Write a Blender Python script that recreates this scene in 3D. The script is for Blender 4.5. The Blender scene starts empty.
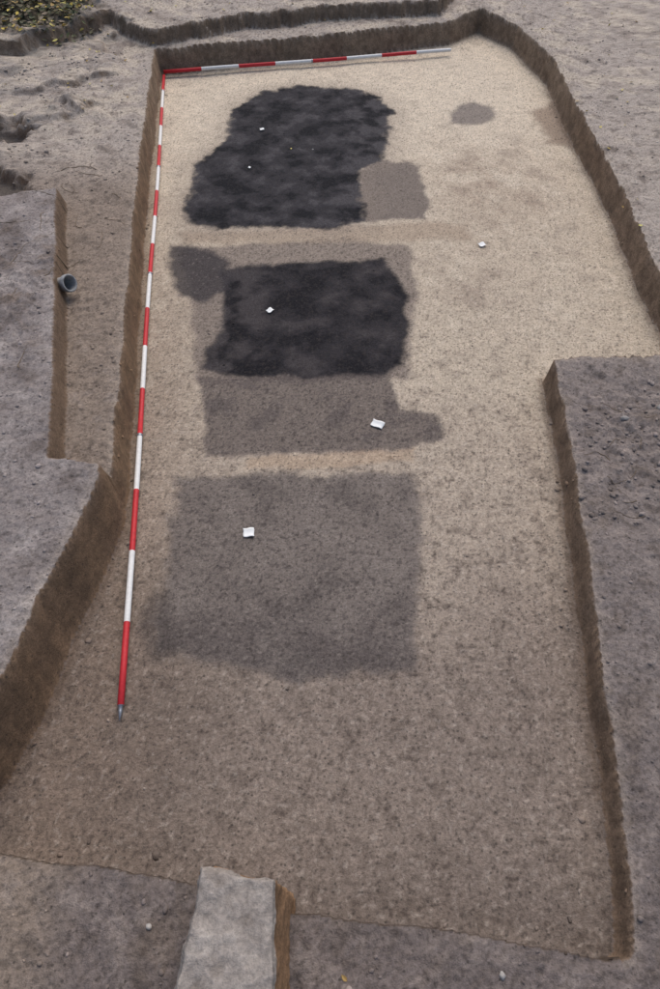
import bpy, bmesh, math, random
import numpy as np
from mathutils import Vector, Matrix
random.seed(4); rng=np.random.RandomState(7)
scene=bpy.context.scene

# ------------------------------------------------------------------ noise
perm=rng.permutation(256).astype(np.int32); perm=np.concatenate([perm,perm,perm])
GX=np.cos(np.arange(256)*2*math.pi/256).astype(np.float32); GY=np.sin(np.arange(256)*2*math.pi/256).astype(np.float32)
def pn(x,y,seed=0):
    x=np.asarray(x,np.float32)+np.float32(seed*17.37); y=np.asarray(y,np.float32)-np.float32(seed*9.71)
    fx_=np.floor(x); fy_=np.floor(y)
    xi=fx_.astype(np.int32)&255; yi=fy_.astype(np.int32)&255
    xf=x-fx_; yf=y-fy_
    u=xf*xf*xf*(xf*(xf*6-15)+10); v=yf*yf*yf*(yf*(yf*6-15)+10)
    p0=perm[xi]; p1=perm[xi+1]
    def g(p,iy,dx,dy):
        h=perm[p+iy]; return GX[h]*dx+GY[h]*dy
    a=g(p0,yi,xf,yf); b=g(p1,yi,xf-1,yf); c=g(p0,yi+1,xf,yf-1); d=g(p1,yi+1,xf-1,yf-1)
    return ((a+(b-a)*u)*(1-v)+(c+(d-c)*u)*v)*1.5
def fbm(x,y,f,o=3,seed=0):
    # rotate so that lattice directions never line up with the trench
    k=.6+seed*.37; c,s=math.cos(k),math.sin(k); x,y=x*c-y*s,x*s+y*c
    r=0; a=1; t=0
    for i in range(o):
        r=r+a*pn(x*f,y*f,seed+i*3); t+=a; a*=.55; f*=2.03
    return r/t*1.25
def ss(a,b,x):
    t=np.clip((x-a)/(b-a),0,1); return t*t*(3-2*t)
def sdf(poly,x,y):
    p=np.array(poly,float); n=len(p)
    d=np.full(x.shape,1e9,np.float32); ins=np.zeros(x.shape,bool)
    for i in range(n):
        ax,ay=map(float,p[i]); bx,by=map(float,p[(i+1)%n])
        ex,ey=bx-ax,by-ay
        wx=x-ax; wy=y-ay
        t=np.clip((wx*ex+wy*ey)/(ex*ex+ey*ey+1e-12),0,1)
        d=np.minimum(d,(wx-ex*t)**2+(wy-ey*t)**2)
        if abs(ey)>1e-9:
            c=((ay>y)!=(by>y))&(x<ex*(y-ay)/ey+ax)
            ins^=c
    d=np.sqrt(d); return np.where(ins,-d,d)

# ------------------------------------------------------------------ plan (metres)
NEAR=[(1.28,.25),(1.18,.23),(.81,.28),(.3,.36),(-.17,.39),(-.63,.51),(-1.09,.59),(-1.51,.63),(-1.9,.66)]
FLOOR=[(-2.28,10.15),(-1.11,10.45),(0.28,10.77),(1.75,11.23),(2.22,11.71),(2.62,11.05),(2.86,9.81),(2.84,8.23),(2.87,6.56),
 (2.80,5.2),(2.84,4.15),(1.70,4.05),(1.64,3.1),(1.53,2.1),(1.43,1.15),(1.355,.55)]+NEAR+[(-1.67,1.0),(-1.56,1.5),(-1.38,2.70),(-1.45,3.27),(-1.70,5.12),(-1.93,6.86)]
LEFT=[(-80,6.0),(-5,5.95),(-3.06,6.05),(-2.56,6.22),(-2.2,4.8),(-1.76,2.84),(-1.30,2.79),(-1.35,1.5),(-1.45,1.05),(-1.78,.93),(-2.6,.8),(-80,0)]
FAR=[(-80,9.3),(-4.89,9.55),(-3.98,9.84),(-3.55,10.19),(-3.01,10.74),(-2.36,10.25),(-1.11,10.93),(0,11.25),(1.60,11.5),(1.9,12.3),(1.9,80),(-80,80)]
A=[(-1.21,9.20),(-0.91,9.60),(-0.40,9.82),(0.20,9.72),(0.58,9.50),(0.76,9.05),(0.68,8.11),(0.57,7.74),(0.36,7.51),(0.32,6.96),(0.36,6.47),(0.00,6.32),(-0.50,6.32),(-1.01,6.35),(-1.36,6.32),(-1.53,6.66),(-1.43,7.29),(-1.56,7.62),(-1.44,7.86),(-1.24,8.23)]
B=[(0.30,7.51),(0.63,7.74),(0.96,7.67),(1.07,6.76),(0.97,6.50),(0.46,6.43),(0.25,6.5)]
C=[(1.49,8.96),(1.66,9.23),(1.86,9.29),(2.05,9.14),(2.04,8.82),(1.83,8.66),(1.53,8.68)]
D=[(2.53,8.99),(2.89,9.35),(2.9,8.0),(2.55,8.2)]
E1=[(-1.55,6.01),(-1.32,6.01),(-0.95,5.80),(-0.93,5.27),(-1.12,5.12),(-1.36,5.20),(-1.51,5.59)]
E2=[(-1.0,5.62),(-0.29,5.72),(0.14,5.75),(0.53,5.80),(0.70,5.12),(0.61,4.25),(0.40,4.09),(-0.24,4.07),(-0.81,4.09),(-1.06,4.21),(-0.93,4.70)]
E3=[(-1.47,5.97),(0.2,6.15),(0.78,6.01),(0.76,5.12),(0.62,4.09),(-1.06,4.01),(-1.25,5.12)]
F=[(-1.04,4.09),(0.49,4.13),(0.54,3.73),(0.84,3.67),(0.83,3.41),(0.48,3.31),(-0.22,3.3),(-0.91,3.24)]
G=[(-1.1,3.08),(0.61,3.09),(0.61,2.68),(0.55,2.07),(0.46,1.62),(-0.17,1.56),(-1.0,1.73),(-1.09,1.93),(-1.03,2.14),(-1.06,2.6)]
S1=[(-0.6,3.24),(0.07,3.30),(0.62,3.33),(0.6,3.22),(0.0,3.15),(-0.6,3.14)]
S2=[(-1.5,6.24),(0.2,6.37),(1.43,6.43),(1.38,6.1),(0.2,6.08),(-1.42,6.05)]
HOLE1=[(-6,8.15),(-3.5,8.05),(-3.33,7.8),(-3.4,7.5),(-6,7.45)]
HOLE2=[(-6,6.85),(-3.35,6.95),(-3.05,6.75),(-2.95,6.4),(-3.3,6.25),(-6,6.3)]

def axis(lo,hi,stepf,g,far):
    m=[lo]
    while m[-1]<hi: m.append(m[-1]+stepf(m[-1]))
    s=stepf(m[-1]); up=[m[-1]]
    while up[-1]<far: s*=g; up.append(up[-1]+s)
    s=stepf(lo); dn=[lo]
    while dn[-1]>-far: s*=g; dn.append(dn[-1]-s)
    return np.array(dn[:0:-1]+m+up[1:])
xs=axis(-2.6,2.95,lambda v:.0095,1.05,120)
ys=axis(0.05,12.2,lambda v:.008+.0014*v,1.09,140)
X,Y=np.meshgrid(xs,ys)
nx,ny=len(xs),len(ys)
x=X.ravel().astype(np.float32); y=Y.ravel().astype(np.float32)
wob=.018*fbm(x,y,2.5,2,1); wob2=.018*fbm(x,y,2.5,2,2)
jx=.007*fbm(x,y,13,2,3); jy=.007*fbm(x,y,13,2,4)
fx=x+wob+jx; fy=y+wob2+jy
gxx=x+wob+.12*jx; gyy=y+wob2+.12*jy
dF=sdf(FLOOR,gxx,gyy); dL=sdf(LEFT,gxx,gyy); dR=sdf(FAR,fx,fy)
# upper ground
rough=fbm(x,y,5,5,5); rough2=fbm(x,y,1.1,3,8); fine=fbm(x,y,26,3,11)
H=.31-.07*ss(4.8,3.6,y)*ss(.5,1.5,x)-.06*ss(2.2,.8,y)
H=H+.022*rough2+.014*rough+.009*fine
stepR=ss(.03,-.03,dR+.07*rough); H=H+.18*stepR
strip=ss(.025,-.03,dL)
H=H*(1-strip)+(.50+.03*rough2+.018*rough+.008*fine)*strip
def gauss(cx,cy,rx,ry):
    return np.exp(-(((x-cx)/rx)**2+((y-cy)/ry)**2))
h1=ss(.08,-.1,sdf(HOLE1,fx,fy)+.16*rough); h2=ss(.08,-.1,sdf(HOLE2,fx,fy)+.16*rough)
H-=.17*h1+.12*h2
H+=.07*gauss(-3.0,8.3,.3,.35)*(1+rough)+.06*gauss(-3.5,7.2,.35,.2)*(1+rough)
tl=ss(8.2,9.0,y)*ss(-2.5,-3.0,x); H+=tl*.06*fbm(x,y,2.6,4,23)
tn=fbm(x,y,.9,3,24)+.12*rough; tt=ss(7.6,8.4,y)*ss(-2.55,-2.8,x)
H+=tt*.06*ss(.02,.14,tn)
H+=.10*gauss(-3.9,11.3,1.0,.7)+.08*gauss(-2.6,11.6,.4,.3)
ru=gauss(2.15,3.2,.5,.8); H+=ru*.05*fbm(x,y,7,4,21)
lu=np.clip(gauss(-2.6,4.6,.7,1.3),0,1); H+=lu*.045*np.abs(fbm(x,y,6,4,22))
# floor
dark=np.maximum(ss(.05,-.05,sdf(A,fx,fy)+.05*fbm(x,y,4,3,31)),ss(.05,-.04,sdf(E2,fx,fy)+.03*fbm(x,y,5,3,32)))
ZF=.010*fbm(x,y,1.2,2,40)+.004*fbm(x,y,7,3,41)+.0035*fbm(x,y,33,3,42)+dark*.004*fbm(x,y,24,3,43)
ZF+=.02*ss(-.10,0,dF)*(.5+.5*fbm(x,y,6,2,44))
w=(.034+.007*fbm(x,y,1.5,2,45))*(1+.05*np.clip(y-3,0,9))
nr=np.array(sorted(NEAR)); ynear=np.interp(x,nr[:,0],nr[:,1])
isnear=(y<ynear+.03)&(x<1.25)
w=np.where(isnear,.010,w)
w=np.where((x<-1.3)&(y<2.8)&~isnear,w*1.5,w)
w=np.where((x>1.2)&(y<4.1)&~isnear,w*.75,w)
t=np.clip(dF/w,0,1); prof=.6*t+.4*t*t*(3-2*t)
Z=ZF*(1-prof)+H*prof
lipn=ss(.10,.0,dF-w)*(dF>w)
Z-=lipn*.012*(1+1.6*fbm(x,y,9,2,46))
Zg=Z.reshape(ny,nx)
gy,gx=np.gradient(Zg,ys,xs)
slope=np.sqrt(gx**2+gy**2).ravel()
wall=ss(.9,2.0,slope)

# ------------------------------------------------------------------ albedo (linear)
EXPO=.97
def L(r,g,b):
    f=lambda c:((c/255+.055)/1.055)**2.4 if c>10 else c/255/12.92
    return np.array([f(r)*.985,f(g)*.985,f(b)*1.02])/EXPO
def mix(c,col,m):
    m=np.clip(m,0,1); return c*(1-m[:,None])+np.asarray(col)*m[:,None]
one=np.ones_like(x)
big=fbm(x,y,.8,4,50); med=fbm(x,y,3.2,4,51); sm=fbm(x,y,11,3,52); tiny=fbm(x,y,45,2,53); mot=fbm(x,y,27,2,54); mot2=fbm(x,y,7,3,55); mid=fbm(x,y,15,3,56)
col=one[:,None]*L(164,153,141)
col=mix(col,L(128,118,111),ss(5.6,3.4,y)*ss(0,1.2,x))
col=mix(col,L(116,106,100),ss(1.6,.6,y))
col=mix(col,L(138,124,110),ss(7.6,6.2,y)*ss(-1.0,-1.4,x))
col=mix(col,L(184,171,152),ss(.1,.5,med+big*.6+.15)*ss(6,9,y)*.7)
col=mix(col,L(122,109,97),ss(.15,.6,-med+big*.3)*.5)
col=mix(col,L(92,82,74),ss(.2,.5,mot2)*.5)
col=mix(col,L(156,144,134),ss(.15,.5,-mot2)*ss(5,3,y)*.38)
col=mix(col,L(138,129,123),strip)
col=mix(col,L(168,159,151),strip*ss(.0,.5,med)*.6)
col=mix(col,L(94,84,78),strip*ss(.05,.5,-med)*.6)
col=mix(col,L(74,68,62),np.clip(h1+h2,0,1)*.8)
col=mix(col,L(110,92,74),lu*strip*ss(.1,.5,rough)*.5)
col=mix(col,L(72,66,52),ss(9.9,10.8,y+big*.3)*ss(-3.0,-3.6,x+.3*med))
col=mix(col,L(80,71,64),ss(.2,.5,mot)*.45)
# floor tones
fl=one[:,None]*L(205,190,167)
fl=mix(fl,L(190,175,153),ss(9.0,5.5,y+big*.8))
fl=mix(fl,L(172,157,139),ss(4.6,2.4,y+big*.5))
fl=mix(fl,L(139,125,112),ss(2.4,1.25,y+big*.35-.3*ss(.4,1.2,x)))
fl=mix(fl,L(110,96,84),ss(-.2,-1.3,x+.3*big)*ss(2.9,1.9,y)*.75)  # brown lower-left floor, with lens vignetting painted into the colour as well
fl=mix(fl,L(110,99,91),ss(.8,.3,y+med*.1)*.6)
fl=mix(fl,L(138,121,106),ss(-.7,-1.5,x+.2*med)*ss(7.5,3.5,y)*.65)
fl=mix(fl,L(154,135,116),gauss(1.8,7.2,.8,1.0)*np.clip(.6+med,0,1)*.75)
fl=mix(fl,L(146,129,113),gauss(1.3,5.4,.5,.6)*np.clip(.5+med,0,1)*.5)
fl=mix(fl,L(124,112,100),ss(.05,.6,med)*.28)
fl=mix(fl,L(104,92,82),ss(.12,.5,mot2+.3*sm)*(.12+.30*ss(5.5,2.5,y)))
fl=mix(fl,L(98,86,76),ss(.15,.5,mid)*(.12+.30*ss(5.0,2.0,y)))
fl=mix(fl,L(218,204,182),ss(.1,.6,-med+.3*sm)*.25*ss(2.2,5,y))
dens=.18+.30*ss(6.5,3.5,y)
clus=.45+.9*ss(-.3,.4,mot2)
fl=mix(fl,L(84,73,65),ss(.30,.50,mot)*dens*clus)
fl=mix(fl,L(214,202,186),ss(.34,.55,-mot)*.18)
# stains
def st(poly,wd,n1=.04,n2=.02,k=0):
    return ss(wd,-wd,sdf(poly,fx,fy)+n1*1.1*fbm(x,y,2.6,3,60+k)+n2*.8*fbm(x,y,8,2,70+k)+.016*mot)
halo=st(E3,.045,.05,.03,1); fl=mix(fl,L(124,112,102),halo*.82)
fl=mix(fl,L(163,145,124),st(S2,.06,.04,.02,2)*.75)
fl=mix(fl,L(112,102,94),st(B,.04,.05,.03,3)*.9)
fl=mix(fl,L(136,123,109),ss(.35,-.1,sdf(A,fx,fy)+.15*med)*.5)
a_=st(A,.045,.08,.05,4)
fl=mix(fl,L(44,43,47),a_*.97)
fl=mix(fl,L(86,82,82),a_*ss(.05,.5,med+.35*ss(.0,.5,x)+.2*sm)*.5)
fl=mix(fl,L(22,22,25),a_*ss(-.05,.4,-med+.25*sm)*.8)
e_=st(E2,.04,.05,.03,5)
fl=mix(fl,L(42,40,43),e_*.97)
fl=mix(fl,L(84,78,76),e_*ss(.05,.6,-med+ .6*ss(-.4,-1.0,x)+.2*sm)*.5)
fl=mix(fl,L(22,21,24),e_*ss(-.1,.4,med+.25*sm)*.75)
fl=mix(fl,L(62,58,59),st(E1,.045,.05,.03,6)*.88)
f_=st(F,.03,.035,.025,7); fl=mix(fl,L(106,96,89),f_*.88)
fl=mix(fl,L(82,75,72),f_*ss(0,.5,med+.3*sm)*.55)
fl=mix(fl,L(172,147,120),st(S1,.025,.02,.015,8)*.5)
g=st(G,.045,.05,.03,9); fl=mix(fl,L(113,104,97),g*.88)
fl=mix(fl,L(88,80,76),g*ss(2.3,1.6,y+.2*med)*.55)
fl=mix(fl,L(134,124,114),g*ss(.1,.5,med-.2*sm)*.3)
fl=mix(fl,L(80,73,69),g*ss(.1,.5,-med+.4*sm)*.4)
fl=mix(fl,L(76,69,65),ss(.10,.0,np.abs(sdf([(-1.06,2.1),(-.95,1.75),(-1.0,1.7),(-1.12,1.9)],fx,fy)))*.6)
fl=mix(fl,L(118,109,102),st(C,.05,.03,.02,10)*.85)
fl=mix(fl,L(138,120,103),st(D,.08,.05,.03,11)*.8)
fl=mix(fl,L(158,148,136),np.clip(g+f_+halo-a_-e_,0,1)*ss(.46,.65,fbm(x,y,30,2,91))*.35)
fl=mix(fl,L(60,54,51),np.clip(g+f_+halo,0,1)*ss(.22,.5,mot)*.45)
fl=mix(fl,L(58,52,48),ss(.40,.56,fbm(x,y,38,2,92))*.48)
m2=ss(-.02,.01,dF)
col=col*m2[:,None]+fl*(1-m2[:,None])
# cut walls
wc=one[:,None]*L(138,111,85)
wc=mix(wc,L(148,127,104),ss(7,9.5,y)); wc=mix(wc,L(142,119,97),ss(.5,1.2,x)*ss(9,6,y))
cl=fbm(x+1.3*Z,y-Z,3,2,71)
wc=mix(wc,L(104,84,67),ss(-.1,.45,cl)*.5)
wc=mix(wc,L(100,88,78),ss(.72,1,prof)*.45)
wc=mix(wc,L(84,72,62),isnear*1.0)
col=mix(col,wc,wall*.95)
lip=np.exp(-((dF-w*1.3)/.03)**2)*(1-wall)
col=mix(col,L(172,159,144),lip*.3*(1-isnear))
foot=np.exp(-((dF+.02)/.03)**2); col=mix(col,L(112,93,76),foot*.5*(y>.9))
col*=(1+(.11*sm+.15*tiny+.06*med)*(1-.9*wall))[:,None]
col=np.clip(col,.008,.9)

def grid_mesh(name):
    me=bpy.data.meshes.new(name)
    n=nx*ny
    co=np.empty((n,3),np.float32); co[:,0]=x; co[:,1]=y; co[:,2]=Z
    idx=np.arange(n).reshape(ny,nx)
    q=np.stack([idx[:-1,:-1],idx[:-1,1:],idx[1:,1:],idx[1:,:-1]],-1).reshape(-1,4)
    me.vertices.add(n); me.vertices.foreach_set('co',co.ravel())
    me.loops.add(q.size); me.loops.foreach_set('vertex_index',q.ravel().astype(np.int32))
    me.polygons.add(len(q)); me.polygons.foreach_set('loop_start',(np.arange(len(q))*4).astype(np.int32))
    me.polygons.foreach_set('loop_total',np.full(len(q),4,np.int32))
    me.polygons.foreach_set('use_smooth',np.ones(len(q),bool))
    me.update(calc_edges=True)
    a=me.color_attributes.new('soil','FLOAT_COLOR','POINT')
    c=np.ones((n,4),np.float32); c[:,:3]=col; c[:,3]=wall; a.data.foreach_set('color',c.ravel())
    ob=bpy.data.objects.new(name,me); scene.collection.objects.link(ob); return ob
ground=grid_mesh('excavated_ground')

def interp(px,py):
    i=int(np.clip(np.searchsorted(xs,px)-1,0,nx-2)); j=int(np.clip(np.searchsorted(ys,py)-1,0,ny-2))
    u=(px-xs[i])/(xs[i+1]-xs[i]); v=(py-ys[j])/(ys[j+1]-ys[j])
    return float((Zg[j,i]*(1-u)+Zg[j,i+1]*u)*(1-v)+(Zg[j+1,i]*(1-u)+Zg[j+1,i+1]*u)*v)
Cg=col.reshape(ny,nx,3); dFg=dF.reshape(ny,nx)
def ij(px,py): return int(np.clip(np.searchsorted(ys,py),0,ny-1)),int(np.clip(np.searchsorted(xs,px),0,nx-1))
def colat(px,py): return Cg[ij(px,py)]
def dist(px,py): return float(dFg[ij(px,py)])

# ------------------------------------------------------------------ materials
class N:
    def __init__(s,name):
        s.m=bpy.data.materials.new(name); s.m.use_nodes=True; s.t=s.m.node_tree; s.n=s.t.nodes; s.l=s.t.links
        s.b=s.n['Principled BSDF']; s.b.inputs['Roughness'].default_value=.95; s.b.inputs['Specular IOR Level'].default_value=.15
        s.tc=s.n.new('ShaderNodeTexCoord')
    def noise(s,sc,det=4,rough=.6,vec=None):
        a=s.n.new('ShaderNodeTexNoise'); a.inputs['Scale'].default_value=sc; a.inputs['Detail'].default_value=det; a.inputs['Roughness'].default_value=rough
        s.l.new(vec or s.tc.outputs['Object'],a.inputs['Vector']); return a.outputs['Fac']
    def rng(s,v,a,b,c,d):
        r=s.n.new('ShaderNodeMapRange'); 
        for k,val in zip(('From Min','From Max','To Min','To Max'),(a,b,c,d)): r.inputs[k].default_value=val
        s.l.new(v,r.inputs['Value']); return r.outputs['Result']
    def math(s,op,a,b=None):
        r=s.n.new('ShaderNodeMath'); r.operation=op
        for k,v in enumerate((a,b)):
            if v is None: continue
            if isinstance(v,(int,float)): r.inputs[k].default_value=v
            else: s.l.new(v,r.inputs[k])
        return r.outputs[0]
    def scale(s,c,f):
        r=s.n.new('ShaderNodeVectorMath'); r.operation='SCALE'; s.l.new(c,r.inputs[0]); s.l.new(f,r.inputs['Scale']); return r.outputs[0]
    def mixc(s,f,a,b):
        r=s.n.new('ShaderNodeMix'); r.data_type='RGBA'
        if isinstance(f,(int,float)): r.inputs[0].default_value=f
        else: s.l.new(f,r.inputs[0])
        for k,v in ((6,a),(7,b)):
            if isinstance(v,tuple): r.inputs[k].default_value=v+(1,)
            else: s.l.new(v,r.inputs[k])
        return r.outputs[2]
    def bump(s,h,dist,st=1.0,prev=None):
        b=s.n.new('ShaderNodeBump'); b.inputs['Distance'].default_value=dist; b.inputs['Strength'].default_value=st
        s.l.new(h,b.inputs['Height'])
        if prev: s.l.new(prev,b.inputs['Normal'])
        return b.outputs[0]
    def vor(s,sc,rnd=1):
        a=s.n.new('ShaderNodeTexVoronoi'); a.inputs['Scale'].default_value=sc; a.inputs['Randomness'].default_value=rnd
        s.l.new(s.tc.outputs['Object'],a.inputs['Vector']); return a
def soil_mat():
    s=N('soil')
    at=s.n.new('ShaderNodeAttribute'); at.attribute_name='soil'
    n2=s.noise(58,5,.80)
    c=s.scale(at.outputs['Color'],s.rng(n2,.28,.72,.56,1.44))
    # broad lumps on the cut faces (alpha of the attribute = steepness)
    nw=s.noise(13,3,.6)
    c=s.mixc(s.math('MULTIPLY',at.outputs['Alpha'],s.rng(nw,.42,.62,0,.5)),c,(.095,.066,.044))
    v=s.vor(34)
    sp=s.math('MULTIPLY',s.rng(v.outputs['Distance'],.12,.28,1,0),s.rng(v.outputs['Color'],.35,.55,0,1))
    c=s.mixc(s.math('MULTIPLY',sp,.66),c,(.052,.044,.038))
    s.l.new(c,s.b.inputs['Base Color'])
    s.l.new(s.bump(n2,.018,.9),s.b.inputs['Normal']); return s.m
ground.data.materials.append(soil_mat())

def plain(name,colr,rough=.6,var=.12,sc=40,metal=0,bump=.001,spec=.3):
    s=N(name); s.b.inputs['Roughness'].default_value=rough; s.b.inputs['Metallic'].default_value=metal; s.b.inputs['Specular IOR Level'].default_value=spec
    n=s.noise(sc,5,.65); rgb=s.n.new('ShaderNodeRGB'); rgb.outputs[0].default_value=tuple(colr)+(1,)
    c=s.scale(rgb.outputs[0],s.rng(n,.25,.75,1-var,1+var)); s.l.new(c,s.b.inputs['Base Color'])
    s.l.new(s.bump(n,bump,.6),s.b.inputs['Normal']); return s.m
def attr_mat(name,sc=60,var=.25,rough=.9,bump=.004):
    s=N(name); s.b.inputs['Roughness'].default_value=rough
    at=s.n.new('ShaderNodeAttribute'); at.attribute_name='tint'
    n=s.noise(sc,5,.7); s.l.new(s.scale(at.outputs['Color'],s.rng(n,.25,.75,1-var,1+var)),s.b.inputs['Base Color'])
    s.l.new(s.bump(n,bump,.7),s.b.inputs['Normal']); return s.m
def mesh_from(name,V,Fc,cols=None,mat=None,smooth=False):
    me=bpy.data.meshes.new(name); me.from_pydata([tuple(v) for v in V],[],Fc); me.update()
    if cols is not None:
        a=me.color_attributes.new('tint','FLOAT_COLOR','POINT')
        c=np.ones((len(V),4),np.float32); c[:,:3]=np.array(cols); a.data.foreach_set('color',c.ravel())
    if smooth: me.polygons.foreach_set('use_smooth',np.ones(len(me.polygons),bool))
    if mat: me.materials.append(mat)
    ob=bpy.data.objects.new(name,me); scene.collection.objects.link(ob); return ob

# ------------------------------------------------------------------ ranging poles
red=plain('red_paint',(.46,.028,.035),.5,.22,45,0,.001,.2); white=plain('white_paint',(.66,.65,.63),.55,.14,45,0,.001,.2); steel=plain('steel_tip',(.30,.31,.33),.4,.2,60,.7)
def pole(name,p0,p1,bands,start_red=True,tip=True,r=.019,joint=4):
    p0=Vector(p0); p1=Vector(p1); d=(p1-p0); Ln=d.length
    rings=[]; mats=[]; seg=14
    if tip: rings+= [(-.085,.002),(-.03,r*.62),(-.002,r*.7)]; mats+=[2,2,2]
    for i in range(bands):
        a=Ln*i/bands; b=Ln*(i+1)/bands; k=0 if (i%2==0)==start_red else 1
        if i%joint==0 and i>0:
            rings+=[(a-.0,r),(a+.002,r*1.2),(a+.02,r*1.2),(a+.022,r)]; mats+=[2,2,2,k]
        else:
            rings+=[(a+.0005,r)]; mats+=[k]
        for j in range(1,3):
            rings.append((a+.04+(b-a-.04)*j/2-.0005*(j==2),r)); mats.append(k)
    rings.append((Ln+.006,r*.6)); 
    bm=bmesh.new(); q=d.to_track_quat('Z','Y'); prev=None
    for i,(s,rr) in enumerate(rings):
        sag=Vector((.006*math.sin(s*1.3),0,.004*math.sin(s*2.1)))
        ring=[bm.verts.new(p0+q@Vector((rr*math.cos(2*math.pi*a/seg),rr*math.sin(2*math.pi*a/seg),s))+sag) for a in range(seg)]
        if prev:
            for a in range(seg):
                f=bm.faces.new((prev[a],prev[(a+1)%seg],ring[(a+1)%seg],ring[a])); f.material_index=mats[i-1]; f.smooth=True
        else: bm.faces.new(ring[::-1])
        prev=ring
    bm.faces.new(prev)
    me=bpy.data.meshes.new(name); bm.to_mesh(me); bm.free()
    for m in (red,white,steel): me.materials.append(m)
    ob=bpy.data.objects.new(name,me); scene.collection.objects.link(ob); return ob
pole('ranging_pole',(-1.16,1.39,.034),(-2.225,10.03,.04),17)
pole('ranging_pole',(-2.235,10.07,.07),(1.71,10.84,.07),8,True,False,.022)

# ------------------------------------------------------------------ small paper markers
card=plain('white_paper',(.72,.72,.70),.6,.06,30)
def ncard(p,rot,tilt,sx,sy):
    bm=bmesh.new(); nn=6
    def pt(i,j,dz):
        u=i/nn-.5; v=j/nn-.5
        return (u*sx+.002*math.sin(v*7),v*sy+.0015*math.sin(u*9),dz+.05*sx*math.sin(u*5)+.10*sy*v*v*4)
    top=[[bm.verts.new(pt(i,j,.002)) for j in range(nn+1)] for i in range(nn+1)]
    bot=[[bm.verts.new(pt(i,j,0)) for j in range(nn+1)] for i in range(nn+1)]
    for i in range(nn):
        for j in range(nn):
            bm.faces.new((top[i][j],top[i+1][j],top[i+1][j+1],top[i][j+1])).smooth=True
            bm.faces.new((bot[i][j],bot[i][j+1],bot[i+1][j+1],bot[i+1][j]))
    for i in range(nn):
        bm.faces.new((bot[i][0],bot[i+1][0],top[i+1][0],top[i][0])); bm.faces.new((bot[i+1][nn],bot[i][nn],top[i][nn],top[i+1][nn]))
        bm.faces.new((bot[0][i+1],bot[0][i],top[0][i],top[0][i+1])); bm.faces.new((bot[nn][i],bot[nn][i+1],top[nn][i+1],top[nn][i]))
    me=bpy.data.meshes.new('paper_marker'); bm.to_mesh(me); bm.free(); me.materials.append(card)
    ob=bpy.data.objects.new('paper_marker',me); scene.collection.objects.link(ob)
    ob.location=(p[0],p[1],interp(p[0],p[1])+.012); ob.rotation_euler=(tilt,.06,rot)
for p,r,tl,sx,sy in [((-.82,8.49),.2,.1,.05,.04),((-.90,7.55),1.2,.15,.03,.025),((1.49,6.01),.5,.1,.065,.055),((-.53,4.96),.9,.12,.06,.045),((.36,3.57),-.45,.18,.095,.062),((-.54,2.57),.12,.1,.072,.066)]:
    ncard(p,r,tl,sx,sy)

# ------------------------------------------------------------------ pipe stub in the left bank
def pipe():
    bm=bmesh.new(); seg=28
    prof=[(.0,.060),(.10,.062),(.16,.064),(.175,.078),(.215,.080),(.222,.076),(.222,.066),(.205,.060),(.05,.054),(.03,0.001)]
    prev=None
    for s,r in prof:
        ring=[bm.verts.new((r*math.cos(2*math.pi*a/seg),r*math.sin(2*math.pi*a/seg),s)) for a in range(seg)]
        if prev:
            for a in range(seg):
                f=bm.faces.new((prev[a],prev[(a+1)%seg],ring[(a+1)%seg],ring[a])); f.smooth=True
        prev=ring
    me=bpy.data.meshes.new('drain_pipe'); bm.to_mesh(me); bm.free(); me.materials.append(plain('grey_ceramic',(.27,.265,.26),.8,.4,30,0,.006,.1))
    ob=bpy.data.objects.new('drain_pipe',me); scene.collection.objects.link(ob)
    ob.location=(-2.27,4.80,.38); ob.rotation_euler=Vector((.75,-.35,.35)).to_track_quat('Z','Y').to_euler(); ob.scale=(.9,.9,.9)
pipe()

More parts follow.
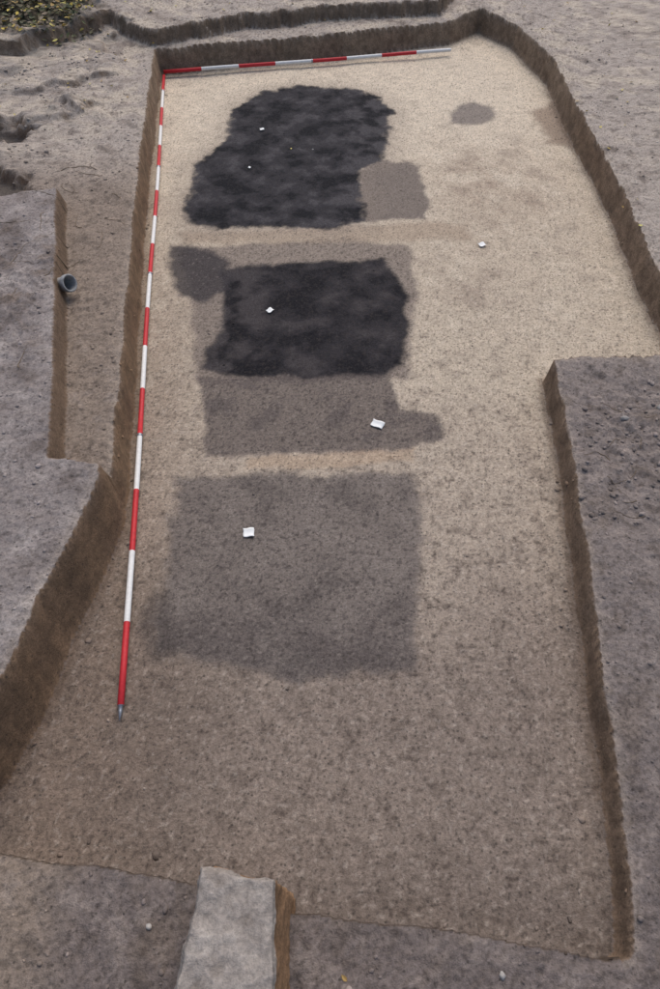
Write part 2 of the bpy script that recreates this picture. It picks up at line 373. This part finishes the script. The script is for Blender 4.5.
# ------------------------------------------------------------------ earth block at the near edge
def block():
    bm=bmesh.new()
    top=[(-.50,.48),(-.21,.44),(-.175,-.35),(-.60,-.35)]
    bot=[(-.53,.50),(-.165,.465),(-.12,-.38),(-.63,-.38)]
    def quad(a,b,c,d,nu,nv):
        g=[]
        for i in range(nu+1):
            row=[]
            for j in range(nv+1):
                u=i/nu; v=j/nv
                row.append(bm.verts.new((Vector(a)*(1-u)+Vector(b)*u)*(1-v)+(Vector(d)*(1-u)+Vector(c)*u)*v))
            g.append(row)
        for i in range(nu):
            for j in range(nv): bm.faces.new((g[i][j],g[i+1][j],g[i+1][j+1],g[i][j+1])).smooth=True
    T=[Vector((p[0],p[1],.75)) for p in top]; Bt=[Vector((p[0],p[1],-.02)) for p in bot]
    quad(T[3],T[2],T[1],T[0],36,72)
    for i in range(4):
        j=(i+1)%4; nu=36 if i%2==0 else 72
        quad(T[i],T[j],Bt[j],Bt[i],nu,60)
    bmesh.ops.remove_doubles(bm,verts=bm.verts,dist=.0008)
    V=np.array([v.co[:] for v in bm.verts])
    d1=fbm(V[:,0]+V[:,2]*.7,V[:,1]+V[:,2]*.5,5,4,81); d2=fbm(V[:,0]-V[:,2],V[:,1]+V[:,2],17,3,82); d3=fbm(V[:,0]+V[:,2],V[:,1],8,3,83); d4=fbm(V[:,0]-V[:,2],V[:,1],30,2,84)
    cols=[]
    bm.normal_update()
    for i,v in enumerate(bm.verts):
        nrm=v.normal.copy(); side=nrm.z<.85
        edge=1 if (v.co.z>.73 and side) else 0
        zc=v.co.z
        v.co+=nrm*(d1[i]*.016+d2[i]*.009+d4[i]*.004-edge*(.012+.025*max(0,d3[i])))
        if side and zc<.72: c=L(126,99,74)*(1+.3*d1[i]+.25*d2[i])
        else:
            c=L(140,132,123)*(1+.18*d1[i]+.14*d2[i]+.18*d4[i]); 
            k=float(ss(.15,.5,np.array([d3[i]]))[0])*.3; c=c*(1-k)+L(176,168,156)*k
            k=float(ss(.2,.5,np.array([-d3[i]]))[0])*.35; c=c*(1-k)+L(100,90,80)*k
        cols.append(np.clip(c,.02,.8))
    me=bpy.data.meshes.new('earth_block'); bm.to_mesh(me); bm.free()
    a=me.color_attributes.new('tint','FLOAT_COLOR','POINT'); c=np.ones((len(cols),4),np.float32); c[:,:3]=np.array(cols); a.data.foreach_set('color',c.ravel())
    me.materials.append(attr_mat('dry_earth',60,.38,.95,.012))
    ob=bpy.data.objects.new('earth_block',me); scene.collection.objects.link(ob)
block()

# ------------------------------------------------------------------ clods, stones
ico=bmesh.new(); bmesh.ops.create_icosphere(ico,subdivisions=2,radius=1); IV=np.array([v.co[:] for v in ico.verts]); IF=[[v.index for v in f.verts] for f in ico.faces]; ico.free()
def scatter(name,pts,mat):
    V=[];Fc=[];Cc=[]
    for (px,py,r,c) in pts:
        o=len(V); sc=np.array([1,random.uniform(.6,1),random.uniform(.45,.8)])*r
        n=1+.45*pn(IV[:,0]*1.7+px*31,IV[:,1]*1.7+IV[:,2]*2+py*17,3)
        P=IV*n[:,None]*sc; a=random.uniform(0,6.28); ca,sa=math.cos(a),math.sin(a)
        P=np.stack([P[:,0]*ca-P[:,1]*sa,P[:,0]*sa+P[:,1]*ca,P[:,2]],1)
        P+=np.array([px,py,interp(px,py)+r*.1])
        V.extend(P.tolist()); Fc.extend([[o+i for i in f] for f in IF]); Cc.extend([c]*len(IV))
    return mesh_from(name,V,Fc,Cc,mat,True)
pts=[]
while len(pts)<3800:
    px=random.uniform(-4.2,4.2); py=random.uniform(.1,11.8)
    d=dist(px,py)
    if d<-.12 and random.random()<.6: continue
    if -.12<d<-.02 and random.random()<.2: continue
    r=abs(random.gauss(0,.006))+.004
    if d<-.14: r*=.6
    c=colat(px,py)*random.uniform(.7,1.2)
    pts.append((px,py,min(r,.022),c))
for i in range(340):   # spoil on the left hollow and right shelf
    px,py=random.choice([(-3.4,7.3),(-3.2,8.6),(-3.6,9.3),(-3.0,9.6),(2.2,3.2),(2.1,2.6),(-2.9,4.4)]); px+=random.gauss(0,.3); py+=random.gauss(0,.3)
    pts.append((px,py,random.uniform(.005,.024),colat(px,py)*random.uniform(.7,1.15)))
scatter('soil_clods',pts,attr_mat('clod_soil'))
stones=[(.72,.16,.016),(-.78,.33,.014),(-.2,8.0,.012),(2.3,3.0,.03),(2.1,3.4,.03),(2.4,3.5,.04)]
scatter('pebbles',[(a,b,r,np.array([.30,.28,.26])*random.uniform(.8,1.2)) for a,b,r in stones],attr_mat('pebble_stone'))

# ------------------------------------------------------------------ leaves
def leaves(name,pts):
    V=[];Fc=[];Cc=[]
    for (px,py,pz,s,c) in pts:
        yaw=random.uniform(0,6.28); m=Matrix.Rotation(yaw,3,'Z')@Matrix.Rotation(random.gauss(0,.35),3,'X')@Matrix.Rotation(random.gauss(0,.35),3,'Y')
        k=random.uniform(.15,.5)
        P=[(-.5,0,0),(-.2,.3,k*.2),(.2,.26,k*.2),(.6,0,.05),(.2,-.26,k*.2),(-.2,-.3,k*.2),(.05,0,-.02),(-.72,.02,.02)]
        o=len(V)
        for p in P: V.append(tuple(m@Vector(p)*s+Vector((px,py,pz))))
        Fc+=[(o,o+6,o+1),(o+1,o+6,o+2),(o+2,o+6,o+3),(o+3,o+6,o+4),(o+4,o+6,o+5),(o+5,o+6,o),(o+7,o+6,o)]
        Cc+=[c]*8
    return mesh_from(name,V,Fc,Cc,attr_mat(name+'_mat',40,.2,.7,.001))
lp=[]
YL=[(.50,.38,.08),(.44,.33,.10),(.55,.46,.16),(.36,.24,.09),(.48,.43,.14)]
DKc=[(.09,.085,.05),(.12,.10,.06),(.06,.07,.035),(.17,.13,.09),(.11,.11,.06),(.22,.18,.13)]
while len(lp)<6000:
    px=random.uniform(-6.5,-3.1); py=random.uniform(10.0,13.5)
    e=1-max(0,(10.5-py))*1.2-max(0,(px+3.5))*2.0
    if random.random()>e: continue
    yl=random.random()<.16
    lp.append((px,py,interp(px,py)+random.uniform(0,.09),random.uniform(.05,.09),random.choice(YL if yl else DKc)))
leaves('leaf_litter',lp)
lp=[]
while len(lp)<150:
    px=random.choice([random.uniform(2.9,5.5),random.uniform(-4.8,-2.3),random.uniform(-4.5,4.5)]); py=random.uniform(4.5 if px>0 else 8.0,13)
    if dist(px,py)<.03: continue
    lp.append((px,py,interp(px,py)+.012,random.uniform(.03,.05),random.choice(YL)))
lp+=[(.06,.15,interp(.06,.15)+.012,.03,YL[3]),(-.45,8.0,.015,.03,YL[2])]
leaves('fallen_leaves',lp)
# fine roots poking from the left bank and shelf
V=[];Fc=[];Cc=[]
def root(px,py,ang,ln,r):
    pts=[]; n=9
    for i in range(n):
        ang+=random.gauss(0,.35); px+=math.cos(ang)*ln/n; py+=math.sin(ang)*ln/n
        pts.append(Vector((px,py,interp(px,py)+r*.5)))
    for i,p in enumerate(pts):
        d=(pts[min(i+1,n-1)]-pts[max(i-1,0)]).normalized(); s=d.cross(Vector((0,0,1))).normalized(); u=s.cross(d); rr=r*(1-.75*i/n)
        for k in range(5):
            a=k*2*math.pi/5; V.append(tuple(p+s*math.cos(a)*rr+u*math.sin(a)*rr)); Cc.append((.16,.12,.085))
    b=len(V)-5*n
    for i in range(n-1):
        for k in range(5): Fc.append((b+i*5+k,b+i*5+(k+1)%5,b+i*5+5+(k+1)%5,b+i*5+5+k))
for i in range(34): root(random.uniform(-3.2,-2.1),random.uniform(3.4,6.9),random.uniform(0,6.28),random.uniform(.15,.45),random.uniform(.002,.005))
for i in range(16): root(random.uniform(1.8,2.6),random.uniform(2.4,3.9),random.uniform(0,6.28),random.uniform(.1,.3),random.uniform(.002,.004))
mesh_from('tree_roots',V,Fc,Cc,attr_mat('root_bark'),True)

# ------------------------------------------------------------------ light
el=math.radians(56); az=math.radians(12)
wd=bpy.data.worlds.new('World'); scene.world=wd; wd.use_nodes=True; nt=wd.node_tree
sky=nt.nodes.new('ShaderNodeTexSky'); sky.sky_type='NISHITA'; sky.sun_disc=False; sky.sun_elevation=el; sky.sun_rotation=az; sky.air_density=1; sky.dust_density=3; sky.ozone_density=1
nt.links.new(sky.outputs[0],nt.nodes['Background'].inputs[0]); nt.nodes['Background'].inputs[1].default_value=.15
sd=bpy.data.lights.new('sun','SUN'); sd.energy=2.2; sd.angle=math.radians(55); sd.color=(1,.95,.89)
so=bpy.data.objects.new('sun',sd); scene.collection.objects.link(so)
dirv=Vector((math.sin(az)*math.cos(el),math.cos(az)*math.cos(el),math.sin(el)))
so.rotation_euler=dirv.to_track_quat('Z','Y').to_euler()

# ------------------------------------------------------------------ camera
cam=bpy.data.cameras.new('camera'); co=bpy.data.objects.new('camera',cam); scene.collection.objects.link(co)
co.location=(0,0,3.7); co.rotation_euler=(math.radians(90)-math.atan(860/675),0,0)
cam.sensor_fit='VERTICAL'; cam.sensor_height=24; cam.sensor_width=24; cam.lens=675/989*24; cam.clip_end=500; cam.clip_start=.05
scene.camera=co
scene.view_settings.view_transform='Standard'; scene.view_settings.look='None'; scene.view_settings.exposure=0
